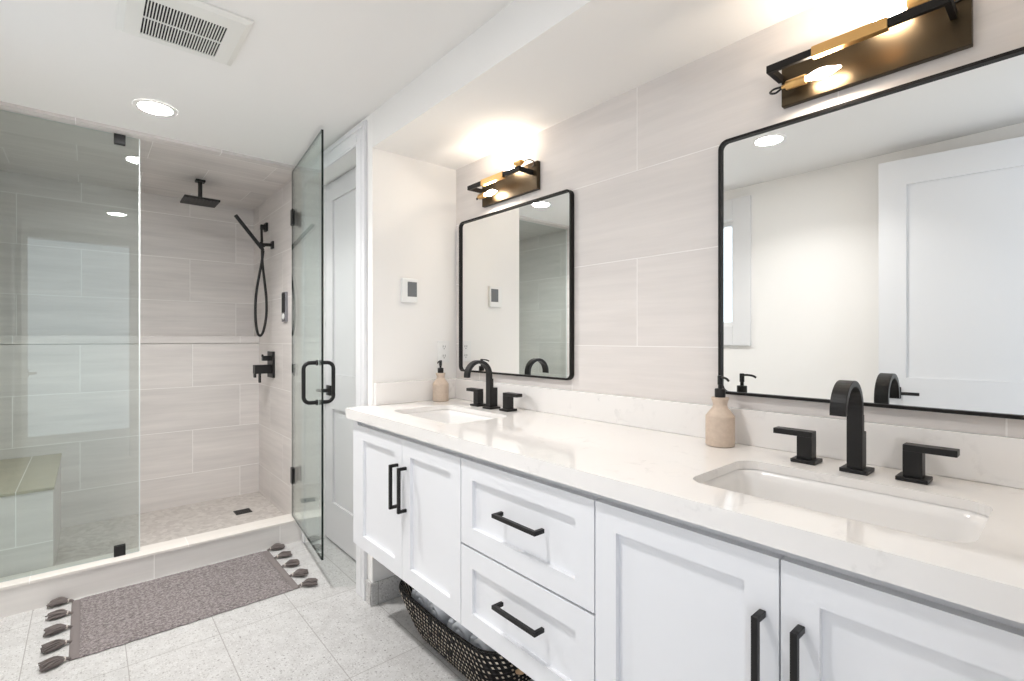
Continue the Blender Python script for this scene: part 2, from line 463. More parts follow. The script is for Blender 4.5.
# shower walls
struct(MB().box(XL, XS, YW, YW+T, 0, ZS).build('wall_shower_back', M['back_tile']))
w = MB(); w.box(XL, XS, YLOW, YW, .045, 1.166)
struct(w.build('wall_shower_ledge', M['ledge_tile']))
struct(MB().bbox(XL, XS, YLOW-.004, YW, 1.169, 1.219, .002).build('trim_ledge', M['ledge_tile']))
struct(MB().box(XS, XS+T, YC, YW, 0, ZS).build('wall_shower_right', M['side_tile']))
struct(MB().box(XL-T, XL, YC, YW+T, 0, ZS).build('wall_shower_left', M['side_tile']))
# curb
struct(MB().box(XL, XS, YC, 3.16, 0, .118).build('curb', M['curb_tile']))
struct(MB().bbox(XL, XS, YC-.004, 3.164, .118, .131, .002).build('trim_curb', M['curb_top_tile']))
# built-in bench
struct(MB().box(XL, -.120, 3.17, YLOW, .045, .488).build('wall_bench', M['bench_tile']))
struct(MB().bbox(XL, -.116, 3.166, YLOW, .489, .503, .002).build('trim_bench', M['bench_top_tile']))

# casing round the pocket door
w = MB()
def casing(w, y0, y1, z0, z1):
    w.bbox(.966, XF, y0, y1, z0, z1, .002)
casing(w, 2.142, 2.250, 0, 2.205); w.bbox(.960, .967, 2.144, 2.166, 0, 2.203, .002); w.bbox(.963, .967, 2.190, 2.240, 0, 2.13, .001)
casing(w, 2.985, YC-.001, 0, 2.205)
w.bbox(.966, XF, 2.250, 2.985, 2.118, 2.205, .002); w.bbox(.960, .967, 2.166, YC-.002, 2.182, 2.204, .002); w.bbox(.963, .967, 2.240, 2.985, 2.124, 2.165, .001)
struct(w.build('trim_1', M['trim_paint']))

def shaker(w, a0, a1, z0, z1, front, depth, panels, axis='x', sgn=1):
    """slab with recessed flat panels; 'front' is the face coordinate along the axis, the slab lies behind it by depth*sgn"""
    r = 0.012*sgn
    def bx(p0, p1, q0, q1, f, bk):
        if axis == 'x': w.box(f, bk, p0, p1, q0, q1)
        else: w.box(p0, p1, f, bk, q0, q1)
    bx(a0, a1, z0, z1, front + r, front + depth*sgn)
    # stiles and rails, the panels left open
    pa0 = min(p[0] for p in panels); pa1 = max(p[1] for p in panels)
    bx(a0, pa0, z0, z1, front, front + r); bx(pa1, a1, z0, z1, front, front + r)
    zs = sorted(panels, key=lambda p: p[2]); z = z0
    for p in zs:
        bx(pa0, pa1, z, p[2], front, front + r); z = p[3]
    bx(pa0, pa1, z, z1, front, front + r)

# pocket door (closed), with its lever
w = MB(); shaker(w, 2.238, 2.982, .012, 2.122, 1.090, .045, [(2.35, 2.871, .24, .79), (2.35, 2.871, .996, 2.012)])
d1 = struct(w.build('door_1', M['door_paint']))
h = MB(); h.bbox(1.080, 1.090, 2.885, 2.945, .865, .925, .002); h.tube([(1.084, 2.915, .895), (1.040, 2.915, .895)], .011)
h.bbox(1.030, 1.046, 2.905, 2.972, .887, .903, .003)
h.build('door_handle', M['black_metal'], d1)['label'] = 'matte black lever handle'

# window
fr = MB()
for (y0, y1, z0, z1) in ((WY0-.118, WY0, WZ0-.133, WZ1+.140), (WY1, WY1+.118, WZ0-.133, WZ1+.140), (WY0, WY1, WZ1, WZ1+.140), (WY0, WY1, WZ0-.133, WZ0)):
    fr.bbox(XL, XL+.018, y0, y1, z0, z1, .003)
for (y0, y1, z0, z1) in ((WY0, WY0+.03, WZ0, WZ1), (WY1-.03, WY1, WZ0, WZ1), (WY0+.03, WY1-.03, WZ1-.03, WZ1), (WY0+.03, WY1-.03, WZ0, WZ0+.03)):
    fr.box(XL-.09, XL-.04, y0, y1, z0, z1)
win = struct(fr.build('window_1', M['trim_paint']))
MB().box(XL-.068, XL-.062, WY0+.03, WY1-.03, WZ0+.03, WZ1-.03).build('pane', M['window_glass'], win)

# entry door leaf, swung open by the left wall (seen in the large mirror)
w = MB(); shaker(w, 0, .770, .012, 2.133, 0, .036, [(.115, .655, .24, .85), (.115, .655, 1.0, 2.0)], axis='y', sgn=-1)
d2 = w.build('door_2', M['trim_paint']); struct(d2)
# local x runs along the leaf; the front face looks to +x of the room
ang = math.atan2(.72+.04, -.372+.468)
d2.location = (-.489, -.056, 0); d2.rotation_euler = (0, 0, ang)
for v in d2.data.vertices: v.co.y = -v.co.y - .036
d2.data.flip_normals()

h = MB(); h.bbox(.705-.030, .705+.030, -.0365, -.0445, .890, .950, .002); h.tube([(.705, -.040, .92), (.705, -.085, .92)], .011); h.bbox(.600, .717, -.093, -.079, .912, .928, .003)
for p in h.v: p.y = p.y + 0
o = h.build('door_handle', M['black_metal'], d2, local=True); o['label'] = 'matte black lever handle'
# casing of the entry doorway and baseboards
w = MB(); w.bbox(DX1, DX1+.09, YB, YB+.016, 0, DZ+.07, .003); w.bbox(DX0, DX1, YB, YB+.016, DZ, DZ+.07, .003)
struct(w.build('trim_2', M['trim_paint']))
w = MB(); w.bbox(XF-.011, XF, 2.08, 2.141, 0, .1, .002); w.bbox(XF-.011, XR-.012, YE-.012, YE, 0, .1, .002)
struct(w.build('baseboard_end', M['floor']))
struct(MB().bbox(XR-.012, XR, YB, YE-.012, 0, .1, .002).build('baseboard_right', M['floor']))

# ------------------------------------------------------------------ vanity cabinets
CF, CB, CBOT, CTOP = .872, XR-.004, .318, .8575
def bar_pull(parent, x_face, y, z, length, vertical, name='handle'):
    m = MB(); s = .0055; o = .030
    if vertical:
        m.bbox(x_face-o-s, x_face-o+s, y-s, y+s, z-length/2, z+length/2, .0012)
        for q in (-1, 1):
            zc = z+q*(length/2-s); m.bbox(x_face-o, x_face-.0003, y-s, y+s, zc-s, zc+s, .0012)
    else:
        m.bbox(x_face-o-s, x_face-o+s, y-length/2, y+length/2, z-s, z+s, .0012)
        for q in (-1, 1):
            yc = y+q*(length/2-s); m.bbox(x_face-o, x_face-.0003, yc-s, yc+s, z-s, z+s, .0012)
    return m.build(name, M['black_metal'], parent)
def front_panel(name, parent, y0, y1, z0, z1, rail=.057):
    g = .0016
    w = MB(); y0 += g; y1 -= g; z0 += g; z1 -= g
    shaker(w, y0, y1, z0, z1, CF, .020, [(y0+rail, y1-rail, z0+rail, z1-rail)])
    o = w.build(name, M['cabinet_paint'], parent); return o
def carcass(parent, y0, y1):
    m = MB(); t = .018; x0 = CF+.0205
    m.box(x0, CB, y0, y0+t, CBOT, CTOP); m.box(x0, CB, y1-t, y1, CBOT, CTOP)
    m.box(x0, CB, y0+t, y1-t, CBOT, CBOT+t); m.box(CB-.012, CB, y0+t, y1-t, CBOT+t, CTOP)
    m.box(x0, x0+.018, y0+t, y1-t, CTOP-.05, CTOP)
    m.box(x0, x0+.018, y0+t, y1-t, CBOT+t, CTOP-.05)
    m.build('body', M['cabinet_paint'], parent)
GRP = 'white shaker vanity cabinets'
vl = thing('vanity_cabinet', (1.15, 1.66, CBOT), 'white two-door shaker vanity cabinet nearest the shower, under the sink by the thermostat', 'cabinet', GRP)
carcass(vl, 1.2495, 2.066)
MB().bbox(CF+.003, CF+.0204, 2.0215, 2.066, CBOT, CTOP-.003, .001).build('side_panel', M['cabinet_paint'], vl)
for y0, y1, hy in ((1.623, 2.020, 1.655), (1.2495, 1.623, 1.592)):
    bar_pull(front_panel('door', vl, y0, y1, CBOT, .835), CF, hy, .657, .163, True)
vd = thing('vanity_cabinet', (1.15, .985, CBOT), 'white shaker vanity cabinet with two wide drawers above the wicker basket', 'cabinet', GRP)
carcass(vd, .7215, 1.2485)
for z0, z1, hz in ((.574, .835, .716), (CBOT, .570, .466)):
    bar_pull(front_panel('drawer', vd, .7215, 1.2485, z0, z1), CF, .968, hz, .172, False)
vr = thing('vanity_cabinet', (1.15, .325, CBOT), 'white two-door shaker vanity cabinet with large doors, cut by the picture edge', 'cabinet', GRP)
carcass(vr, -.10, .7205)
for y0, y1, hy in ((.327, .7205, .354), (-.06, .327, .294)):
    bar_pull(front_panel('door', vr, y0, y1, CBOT, .835), CF, hy, .657, .163, True)
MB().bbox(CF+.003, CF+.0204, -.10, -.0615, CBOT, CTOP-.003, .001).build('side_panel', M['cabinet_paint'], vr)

# ------------------------------------------------------------------ countertop with two cut-outs, splashes, sinks
def slab_with_holes(x0, x1, y0, y1, z0, z1, holes):
    bm = bmesh.new()
    def loop(pts, z): return [bm.verts.new((x, y, z)) for x, y in pts]
    edges = []
    outer = loop([(x0,y0),(x1,y0),(x1,y1),(x0,y1)], z1)
    loops = [outer] + [loop(hh, z1) for hh in holes]
    for L in loops:
        for i in range(len(L)): edges.append(bm.edges.new((L[i], L[(i+1) % len(L)])))
    bmesh.ops.triangle_fill(bm, use_beauty=True, use_dissolve=False, edges=edges)
    top = bm.faces[:]
    r = bmesh.ops.extrude_face_region(bm, geom=top)
    for e in r['geom']:
        if isinstance(e, bmesh.types.BMVert): e.co.z = z0
    bmesh.ops.recalc_face_normals(bm, faces=bm.faces[:])
    m = MB(); bm.verts.index_update()
    m.add([v.co.copy() for v in bm.verts], [[v.index for v in f.verts] for f in bm.faces]); bm.free(); return m
SX0, SX1, SW = .962, 1.244, .225
SY = (1.665, .325)
holes = [rrect(SX0, SX1, c-SW, c+SW, .045) for c in SY]
ct = slab_with_holes(.85, XR-.001, YB+.001, YE-.002, ZT-.020, ZT, holes)
ct.box(.85, .8695, YB+.001, YE-.002, ZT-.042, ZT-.020); ct.box(.8695, XF-.02, YE-.0165, YE-.002, ZT-.042, ZT-.020)
ct = ct.build('countertop', M['quartz'])
tag(ct, 'long white quartz countertop with faint grey veins and two sink cut-outs', 'countertop')
bs = MB().bbox(XR-.02, XR-.0005, YB+.001, YE-.021, ZT+.0003, 1.0, .0015).build('backsplash', M['quartz'])
tag(bs, 'long white quartz backsplash strip along the tiled mirror wall', 'backsplash', 'quartz splashes')
ss = MB().bbox(XF+.006, XR-.0005, YE-.02, YE-.0005, ZT+.0003, 1.0, .0015).build('backsplash', M['quartz'])
tag(ss, 'short white quartz splash on the end wall below the outlet', 'backsplash', 'quartz splashes')

def make_sink(c, label):
    t = thing('sink', (1.105, c, ZT-.022), label, 'sink', 'undermount sinks')
    rings = []; levels = [(0.022, -.0264, .06), (.004, -.0264, .048), (0.001, -.029, .046), (-.003, -.045, .046), (-.012, -.13, .05), (-.022, -.155, .055), (-.045, -.168, .05), (-.11, -.174, .024)]
    m = MB(); m.smooth = True; n = None; b0 = []
    for off, dz, r in levels:
        x0, x1, y0, y1 = SX0-off, SX1+off, c-SW-off, c+SW+off
        P = rrect(x0, x1, y0, y1, min(r, (x1-x0)/2-.001)); b0.append(len(m.v)); m.v += [Vector((x, y, ZT+dz)) for x, y in P]; n = len(P)
    for i in range(len(levels)-1):
        for k in range(n):
            m.f.append([b0[i]+k, b0[i]+(k+1) % n, b0[i+1]+(k+1) % n, b0[i+1]+k]); m.m.append(0); m.sm.append(True)
    m.f.append([b0[-1]+k for k in range(n)]); m.m.append(0); m.sm.append(False)
    o = m.build('basin', M['porcelain'], t)
    so = o.modifiers.new('wall', 'SOLIDIFY'); so.thickness = .006; so.offset = 1
    MB().lathe([(.0,.004),(.016,.004),(.021,.002),(.023,0)], (1.105, c, ZT-.174+.0008), 24).build('drain', M['black_metal'], t)
    return t
make_sink(SY[0], 'white rectangular undermount sink by the end wall, under the mirror showing shower glass')
make_sink(SY[1], 'white rectangular undermount sink in front of the mirror showing the open door')

# ------------------------------------------------------------------ faucet
def make_faucet(c, label):
    t = thing('faucet', (1.325, c, ZT), label, 'faucet', 'black widespread faucets')
    m = MB(); w = .0150; th = .013; z0 = ZT+.0095; zc = 1.0455; xb = 1.3125; R = .0645; xc = xb-R
    prof = [(xb, z0), (xb, zc)]
    N = 22
    outer = [(xb, z0)] + [(xc+R*math.cos(math.radians(a)), zc+R*math.sin(math.radians(a))) for a in [186*k/N for k in range(N+1)]]
    inner = [(xb-th, z0)] + [(xc+(R-th)*math.cos(math.radians(a)), zc+(R-th)*math.sin(math.radians(a))) for a in [186*k/N for k in range(N+1)]]
    n = len(outer); vs = []; 
    for y in (c-w, c+w):
        vs += [(x, y, z) for x, z in outer] + [(x, y, z) for x, z in inner]
    fs = []
    for i in range(n-1):
        fs.append((i, i+1, n+i+1, n+i)); fs.append((2*n+i, 3*n+i, 3*n+i+1, 2*n+i+1))
        fs.append((i, 2*n+i, 2*n+i+1, i+1)); fs.append((n+i, n+i+1, 3*n+i+1, 3*n+i))
    fs.append((0, n, 3*n, 2*n)); fs.append((n-1, 3*n-1, 4*n-1, 2*n-1))
    m.add(vs, fs)
    # neck of the column, thicker at the back
    m.box(1.302, 1.3185, c-w*.98, c+w*.98, z0, 1.03)
    o = m.build('spout', M['black_metal'], t, bevel=.001)
    MB().bbox(1.290, 1.348, c-.027, c+.027, ZT+.0004, ZT+.009, .0012).build('base_plate', M['black_metal'], t)
    MB().bbox(1.3195, 1.343, c-.0125, c+.0125, ZT+.009, .990, .001).build('lift_rod', M['black_metal'], t)
    for s in (1, -1):
        y = c + (.106 if s > 0 else -.100)
        hm = MB(); hm.bbox(1.301, 1.355, y-.027, y+.027, ZT+.0004, ZT+.009, .0012)
        hm.bbox(1.312, 1.344, y-.0165, y+.0165, ZT+.009, .9628, .0008)
        hm.bbox(1.312, 1.344, y-s*.0165, y+s*.071, .9625, .976, .0012)
        hm.build('lever_handle', M['black_metal'], t)
    return t
make_faucet(SY[0]-.005, 'matte black arched faucet with two levers at the sink by the end wall')
make_faucet(SY[1]+.006, 'matte black arched faucet with two levers before the mirror showing the open door')

# ------------------------------------------------------------------ soap dispensers
def make_soap(x, y, dx, dy, label):
    t = thing('soap_dispenser', (x, y, ZT+.0005), label, 'soap dispenser', 'sand-coloured soap dispensers')
    z = ZT+.0005
    MB().lathe([(.0,0),(.034,0),(.0375,.0015),(.0385,.005),(.0385,.0815),(.0385,.082),(.0375,.0845),(.0370,.085),(.0215,.1055),(.0208,.1065),(.0190,.112),(.0190,.117),(.0212,.126),(.0236,.1315),(.0236,.1318),(.0225,.135),(.0,.1355)], (x,y,z), 40).build('bottle', M['ceramic'], t)
    MB().lathe([(.0,.1355),(.0138,.1355),(.0142,.137),(.0142,.158),(.0132,.1592),(.0,.1592)], (x,y,z), 28).build('collar', M['black_metal'], t)
    p = MB(); p.lathe([(.0,.159),(.0052,.159),(.0052,.170),(.0068,.171),(.0068,.194),(.006,.196),(.0,.196)], (x,y,z), 18)
    p.tube(smooth_path([(x,y,z+.191), (x+dx*.016,y+dy*.016,z+.1915), (x+dx*.030,y+dy*.030,z+.189), (x+dx*.038,y+dy*.038,z+.184)], 5), .0032, 10)
    p.build('pump', M['black_metal'], t)
    return t
make_soap(1.294, 2.024, -.80, -.60, 'sand-coloured ceramic soap dispenser with black pump in the corner below the outlet')
s2 = make_soap(1.350, .664, -.50, -.87, 'sand-coloured ceramic soap dispenser with black pump overlapping the mirror showing the door')

# ------------------------------------------------------------------ mirrors
def make_mirror(yc, label, y0, y1):
    z0, z1 = 1.039, 1.7815; t = thing('wall_mirror', (XR, yc, z0), label, 'mirror', 'black framed mirrors')
    d0, d1 = XR-.021, XR-.001; fw = .0075; r = .026
    A = rrect(y0, y1, z0, z1, r, 8); B = rrect(y0+fw, y1-fw, z0+fw, z1-fw, r-fw, 8); n = len(A)
    vs = [(d0,a,b) for a,b in A]+[(d0,a,b) for a,b in B]+[(d1,a,b) for a,b in A]+[(d1,a,b) for a,b in B]; fs = []
    for k in range(n):
        j = (k+1) % n
        fs += [(k,n+k,n+j,j), (k,j,2*n+j,2*n+k), (n+k,3*n+k,3*n+j,n+j), (2*n+k,2*n+j,3*n+j,3*n+k)]
    m = MB(); m.add(vs, fs); m.build('frame', M['frame_bronze'], t)
    g = MB(); P = rrect(y0+fw-.001, y1-fw+.001, z0+fw-.001, z1-fw+.001, r-fw, 8)
    xg = XR-.0115
    g.add([(xg,a,b) for a,b in P]+[(d1,a,b) for a,b in P], [list(range(n))[::-1]]+[(k,(k+1) % n,n+(k+1) % n,n+k) for k in range(n)]+[list(range(n,2*n))])
    g.build('mirror_glass', M['mirror'], t); return t
make_mirror(1.675, 'black framed wall mirror above the sink by the end wall, reflecting the shower glass', 1.283, 2.036)
make_mirror(.325, 'black framed wall mirror reflecting the open white door, cut by the picture edge', -.045, .699)

# ------------------------------------------------------------------ sconces
def make_sconce(c, label):
    t = thing('wall_sconce', (XR, c, 1.88), label, 'wall light', 'two-bulb bronze sconces')
    MB().bbox(XR-.020, XR-.0005, c-.188, c+.188, 1.822, 1.940, .002).build('back_plate', M['bronze'], t)
    yc = c + .015; f0, f1 = c-.165, c+.195
    m = MB(); zb0, zb1 = 1.887, 1.906; xf = 1.330
    m.bbox(xf, xf+.012, f0, f1, zb0, zb1, .0012)
    for y in (f0, f1-.012): m.bbox(xf+.011, XR-.019, y, y+.012, zb0, zb1, .0012)
    m.build('bracket', M['frame_bronze'], t)
    MB().bbox(xf-.003, xf+.016, yc-.075, yc+.075, 1.883, 1.9085, .0012).build('sleeve', M['brass'], t)
    for s in (1, -1):
        z = 1.899 - s*.041; x = 1.376
        y_end = yc + s*.148; y_in = yc + s*.100
        so = MB(); so.lathe([(.0,0),(.011,0),(.0125,.002),(.0125,.045),(.011,.047),(.0,.047)] if s < 0 else [(.0,0),(.011,0),(.0125,-.002),(.0125,-.045),(.011,-.047),(.0,-.047)], (x, y_end, z), 20, 'y')
        if s > 0: so.f = [f[::-1] for f in so.f]
        so.lathe([(.0,0),(.005,0),(.005,s*.012),(.0,s*.012)], (x, y_end-.001*s, z), 10, 'y')
        sock = so.build('socket', M['brass'], t)
        pr = [(.0,0),(.006,0),(.007,.006),(.0110,.018),(.0128,.029),(.0120,.041),(.0085,.056),(.0045,.067),(.0018,.075),(.0,.076)]
        bu = MB(); bu.lathe([(r, -s*hh) for r, hh in pr], (x, y_in, z), 20, 'y')
        if s > 0: bu.f = [f[::-1] for f in bu.f]
        bu.build('bulb', M['bulb'], sock)
        P = [(x, y_end+s*.008, z), (x+.010, yc+s*.178, z-s*.004), (x+.020, yc+s*.196, z+s*.006), (x+.028, yc+s*.190, z+s*.016), (x+.034, yc+s*.172, z+s*.018)]
        MB().tube(smooth_path(P, 6), .0028, 8).build('cable', M['black_metal'], t)
    return t
make_sconce(1.659, 'bronze and brass two-bulb wall sconce above the mirror reflecting the shower')
make_sconce(.337, 'bronze and brass two-bulb wall sconce above the mirror reflecting the door')

# ------------------------------------------------------------------ ceiling lights and exhaust fan
def make_can(x, y, watts, disc, label):
    t = thing('ceiling_light', (x, y, ZC), label, 'ceiling light', 'recessed ceiling lights')
    MB().lathe([(.063,-.0005),(.063,-.004),(.070,-.005),(.080,-.003),(.082,-.0004)], (x,y,ZC), 40).build('trim_ring', M['ceiling_paint'], t)
    MB().lathe([(.0,-.0035),(.063,-.0035),(.063,-.0008),(.0,-.0008)][::-1], (x,y,ZC), 40).build('diffuser', disc, t)
    d = bpy.data.lights.new('ceiling_light_beam', 'AREA'); d.shape = 'DISK'; d.size = .12; d.energy = watts
    d.spread = math.radians(CAN_SPREAD); d.color = (1.0, .985, .975)
    o = bpy.data.objects.new('ceiling_light_beam', d); COL.objects.link(o); o.parent = t; o.location = (0, 0, -.006)
    return t
make_can(.230, 2.678, CAN_POWER[0], LAMP_DISC[0], 'round white recessed ceiling light in front of the shower')
make_can(.185, 1.047, CAN_POWER[1], LAMP_DISC[1], 'round recessed ceiling light seen only in the mirror beside the open door')

t = thing('exhaust_fan_grille', (.239, 1.905, ZC), 'square white exhaust fan grille with dark slots in the ceiling', 'vent')
gx0, gx1, gy0, gy1 = .131, .347, 1.812, 2.027; ox0, ox1, oy0, oy1 = .072, .406, 1.735, 2.072; zb = ZC-.014
m = MB()
def bev_ring(m, o, i, zo, zi):
    A = [(o[0],o[2]),(o[1],o[2]),(o[1],o[3]),(o[0],o[3])]; B = [(i[0],i[2]),(i[1],i[2]),(i[1],i[3]),(i[0],i[3])]
    m.add([(x,y,zo) for x,y in A]+[(x,y,zi) for x,y in B], [(k,4+k,4+(k+1)%4,(k+1)%4) for k in range(4)])
O = (ox0,ox1,oy0,oy1); I1 = (ox0+.018,ox1-.018,oy0+.018,oy1-.018); G = (gx0,gx1,gy0,gy1)
bev_ring(m, O, O, ZC-.0005, ZC-.006); bev_ring(m, O, I1, ZC-.006, zb); bev_ring(m, I1, G, zb, zb); bev_ring(m, G, G, zb, ZC-.0015)
m.build('cover', M['vent_white'], t)
MB().box(gx0, gx1, gy0, gy1, zb+.0035, ZC-.0006).build('recess', M['dark_slot'], t)
m = MB(); n = 27; st = (gx1-gx0)/n
for k in range(n+1):
    xx = gx0 + k*st
    m.box(max(gx0, xx-st*.18), min(gx1, xx+st*.18), gy0, gy1, zb, zb+.004)
m.box(gx0, gx1, (gy0+gy1)/2-.0025, (gy0+gy1)/2+.0025, zb+.0002, zb+.004)
m.build('louver', M['vent_white'], t)

# ------------------------------------------------------------------ thermostat, outlet
t = thing('thermostat', (1.158, YE, 1.43), 'white wall thermostat with grey screen on the end wall', 'thermostat')
MB().bbox(1.116, 1.198, YE-.017, YE-.0005, 1.372, 1.486, .004).build('body', M['white_plastic'], t)
MB().bbox(1.143, 1.192, YE-.0185, YE-.0165, 1.400, 1.470, .0008).build('screen', M['screen_grey'], t)
t = thing('wall_outlet', (1.352, YE, 1.136), 'white duplex wall outlet above the splash on the end wall', 'outlet')
MB().bbox(1.318, 1.386, YE-.006, YE-.0005, 1.081, 1.191, .002).build('cover_plate', M['white_plastic'], t)
for z in (1.113, 1.159):
    s = MB().bbox(1.337, 1.367, YE-.008, YE-.0055, z-.015, z+.015, .001).build('socket', M['white_plastic'], t)
    q = MB()
    for dx in (-.006, .006): q.box(1.352+dx-.0012, 1.352+dx+.0012, YE-.0084, YE-.0079, z-.002, z+.008)
    q.box(1.3498, 1.3542, YE-.0084, YE-.0079, z-.010, z-.006)
    q.build('slot', M['dark_slot'], s)

# ------------------------------------------------------------------ shower glass
def glass_box(x0, x1, y0, y1, z0, z1, big):
    m = MB(); m.box(x0, x1, y0, y1, z0, z1)
    # faces: bottom, top, -y, +x, +y, -x
    m.m = [1, 1, 0, 1, 0, 1] if big == 'y' else [1, 1, 1, 0, 1, 0]
    return m
t = thing('shower_screen', (-.14, YG, .132), 'tall fixed clear glass shower panel standing on the curb', 'glass panel')
m = MB(); m.prism([(XL+.002, YG-.005), (.1975, YG-.005), (.203, YG-.001), (.203, YG+.005), (XL+.002, YG+.005)], .1325, 2.205)
m.m = [0, 1, 1, 0, 1, 1, 1]; m.build('glass', [M['shower_glass'], M['glass_edge_painted_bright']], t)
for z0, z1 in ((.132, .182), (2.158, 2.2065)):
    m = MB(); m.bbox(.100, .145, YG-.011, YG-.0052, z0, z1, .001); m.bbox(.100, .145, YG+.0052, YG+.011, z0, z1, .001)
    m.build('clip', M['black_metal'], t)

# hinged door, swung open; local +y runs from the hinge edge to the free edge
hx, hy, tx, ty = .936, YG, .854, 2.376
L = math.hypot(tx-hx, ty-hy); rz = math.atan2(ty-hy, tx-hx) - math.pi/2
t = thing('shower_door', (hx, hy, .139), 'clear glass shower door swung open beside the white door', 'shower door')
t.rotation_euler = (0, 0, rz); b = .139
glass_box(-.005, .005, 0, L, 0, 2.204-b, 'x').build('glass', [M['shower_glass'], M['glass_edge_painted_dark']], t, local=True)
for z in (.385, 1.925):
    m = MB()
    m.bbox(-.013, -.0052, .004, .052, z-b-.046, z-b+.046, .001); m.bbox(.0052, .013, .004, .052, z-b-.046, z-b+.046, .001)
    m.bbox(-.010, .010, -.014, .003, z-b-.040, z-b+.040, .002)
    o = m.build('hinge', M['black_metal'], t, local=True)
    # wall plate of the hinge, square to the side wall
    Mx = Matrix.Rotation(-rz, 4, 'Z')
    w2 = MB(); w2.bbox(.012, XS-hx-.0008, -.009, .009, z-b-.040, z-b+.040, .001); w2.bbox(XS-hx-.008, XS-hx-.0005, -.028, .028, z-b-.046, z-b+.046, .001)
    w2.xform(Mx).build('wall_plate', M['black_metal'], t, local=True)
yh = L - .075; z0, z1, r = .888-b, 1.083-b, .030
def pull_side(s):
    pts = [(s*.0055, yh, z0)]
    x = s*.070
    for k in range(7):
        a = math.radians(90*k/6); pts.append((x - s*r + s*r*math.sin(a), yh, z0 + r - r*math.cos(a)))
    for k in range(7):
        a = math.radians(90*k/6); pts.append((x - s*r + s*r*math.cos(a), yh, z1 - r + r*math.sin(a)))
    pts.append((s*.0055, yh, z1)); return pts
for s in (-1, 1):
    m = MB(); m.tube(pull_side(s), .0095, 14)
    for z in (z0, z1): m.tube([(s*.0055, yh, z), (s*.0125, yh, z)], .014, 18)
    m.build('pull_handle', M['black_metal'], t, local=True)

# ------------------------------------------------------------------ shower fittings
t = thing('rain_shower_head', (.544, 3.655, ZS), 'square black rain shower head hanging from the tiled ceiling', 'shower head')
MB().bbox(.518, .570, 3.629, 3.681, ZS-.014, ZS-.0005, .002).build('ceiling_flange', M['black_metal'], t)
m = MB(); m.tube([(.544, 3.655, ZS-.012), (.544, 3.655, 2.082)], .012, 16); m.lathe([(.0,.014),(.018,.014),(.021,.004),(.024,0),(.0,0)][::-1], (.544,3.655,2.0785), 20)
m.build('arm', M['black_metal'], t)
m = MB(); m.bbox(.448, .640, 3.559, 3.751, 2.066, 2.079, .003)
for i in range(9): m.box(.460+i*.019, .468+i*.019, 3.57, 3.74, 2.064, 2.0665)
m.build('spray_plate', M['black_metal'], t)

YV = 3.69
t = thing('hand_shower', (XS, YV, 1.855), 'black stick hand shower with looping hose on the side wall', 'hand shower')
m = MB(); m.bbox(XS-.012, XS-.0005, YV-.026, YV+.026, 1.829, 1.881, .002); m.tube([(XS-.010, YV, 1.855), (.915, YV, 1.850)], .0115, 14)
m.tube([(.920, YV, 1.828), (.895, YV, 1.862)], .019, 16); m.build('bracket', M['black_metal'], t)
m = MB(); m.tube([(.922, YV, 1.812), (.9075, YV, 1.829), (.870, YV, 1.876), (.750, YV, 2.027)], [.010, .0125, .0125, .0125], 14)
m.build('wand', M['black_metal'], t)
m = MB(); m.bbox(XS-.016, XS-.0005, 3.815, 3.875, 1.975, 2.035, .002); m.bbox(XS-.045, XS-.015, 3.833, 3.857, 1.985, 2.02, .003)
m.build('supply_elbow', M['black_metal'], t)
hz = [(.922, YV, 1.812), (.914, YV+.005, 1.74), (.893, YV, 1.62), (.876, YV, 1.50), (.872, YV, 1.36), (.882, YV, 1.255), (.900, YV, 1.222), (.922, YV, 1.255), (.940, YV, 1.36), (.942, YV+.005, 1.48), (.934, YV+.02, 1.60), (.926, YV+.04, 1.73), (.928, YV+.06, 1.84), (.936, YV+.10, 1.92), (.948, 3.845, 1.988)]
MB().tube(smooth_path(hz, 8), .0085, 10).build('hose', M['black_metal'], t)

t = thing('shower_valve', (XS, 3.71, 1.02), 'square black shower valve with levers on the side wall', 'shower valve')
MB().bbox(XS-.014, XS-.0005, 3.645, 3.785, .930, 1.112, .002).build('plate', M['black_metal'], t)
m = MB(); m.bbox(.921, XS-.013, 3.695, 3.735, 1.048, 1.082, .002); m.bbox(.917, .927, 3.705, 3.725, 1.075, 1.092, .001); m.build('diverter_knob', M['black_metal'], t)
m = MB(); m.bbox(.868, XS-.013, 3.685, 3.745, .960, 1.020, .002); m.bbox(.868, .880, 3.70, 3.73, .934, .962, .001); m.bbox(.899, .910, 3.70, 3.73, .897, .962, .001)
m.build('temperature_lever', M['black_metal'], t)

t = thing('steam_control', (XS, 3.39, 1.41), 'slim chrome and black shower control on the tiled side wall', 'shower control')
MB().bbox(XS-.018, XS-.0005, 3.355, 3.432, 1.312, 1.505, .003).build('body', M['chrome'], t)
MB().bbox(XS-.020, XS-.0175, 3.362, 3.425, 1.372, 1.498, .001).build('display', M['dark_slot'], t)
MB().lathe([(.0,-.022),(.018,-.022),(.02,-.020),(.02,-.0175)], (XS, 3.392, 1.346), 24, 'x').build('dial', M['white_plastic'], t)

t = thing('floor_drain', (.787, 3.66, .045), 'small square black drain in the shower floor', 'drain')
MB().bbox(.740, .836, 3.615, 3.705, .0453, .049, .001).build('grate_frame', M['black_metal'], t)
m = MB()
for k in range(7): m.box(.750+k*.0118, .755+k*.0118, 3.625, 3.695, .049, .0502)
m.build('grate', M['dark_slot'], t)

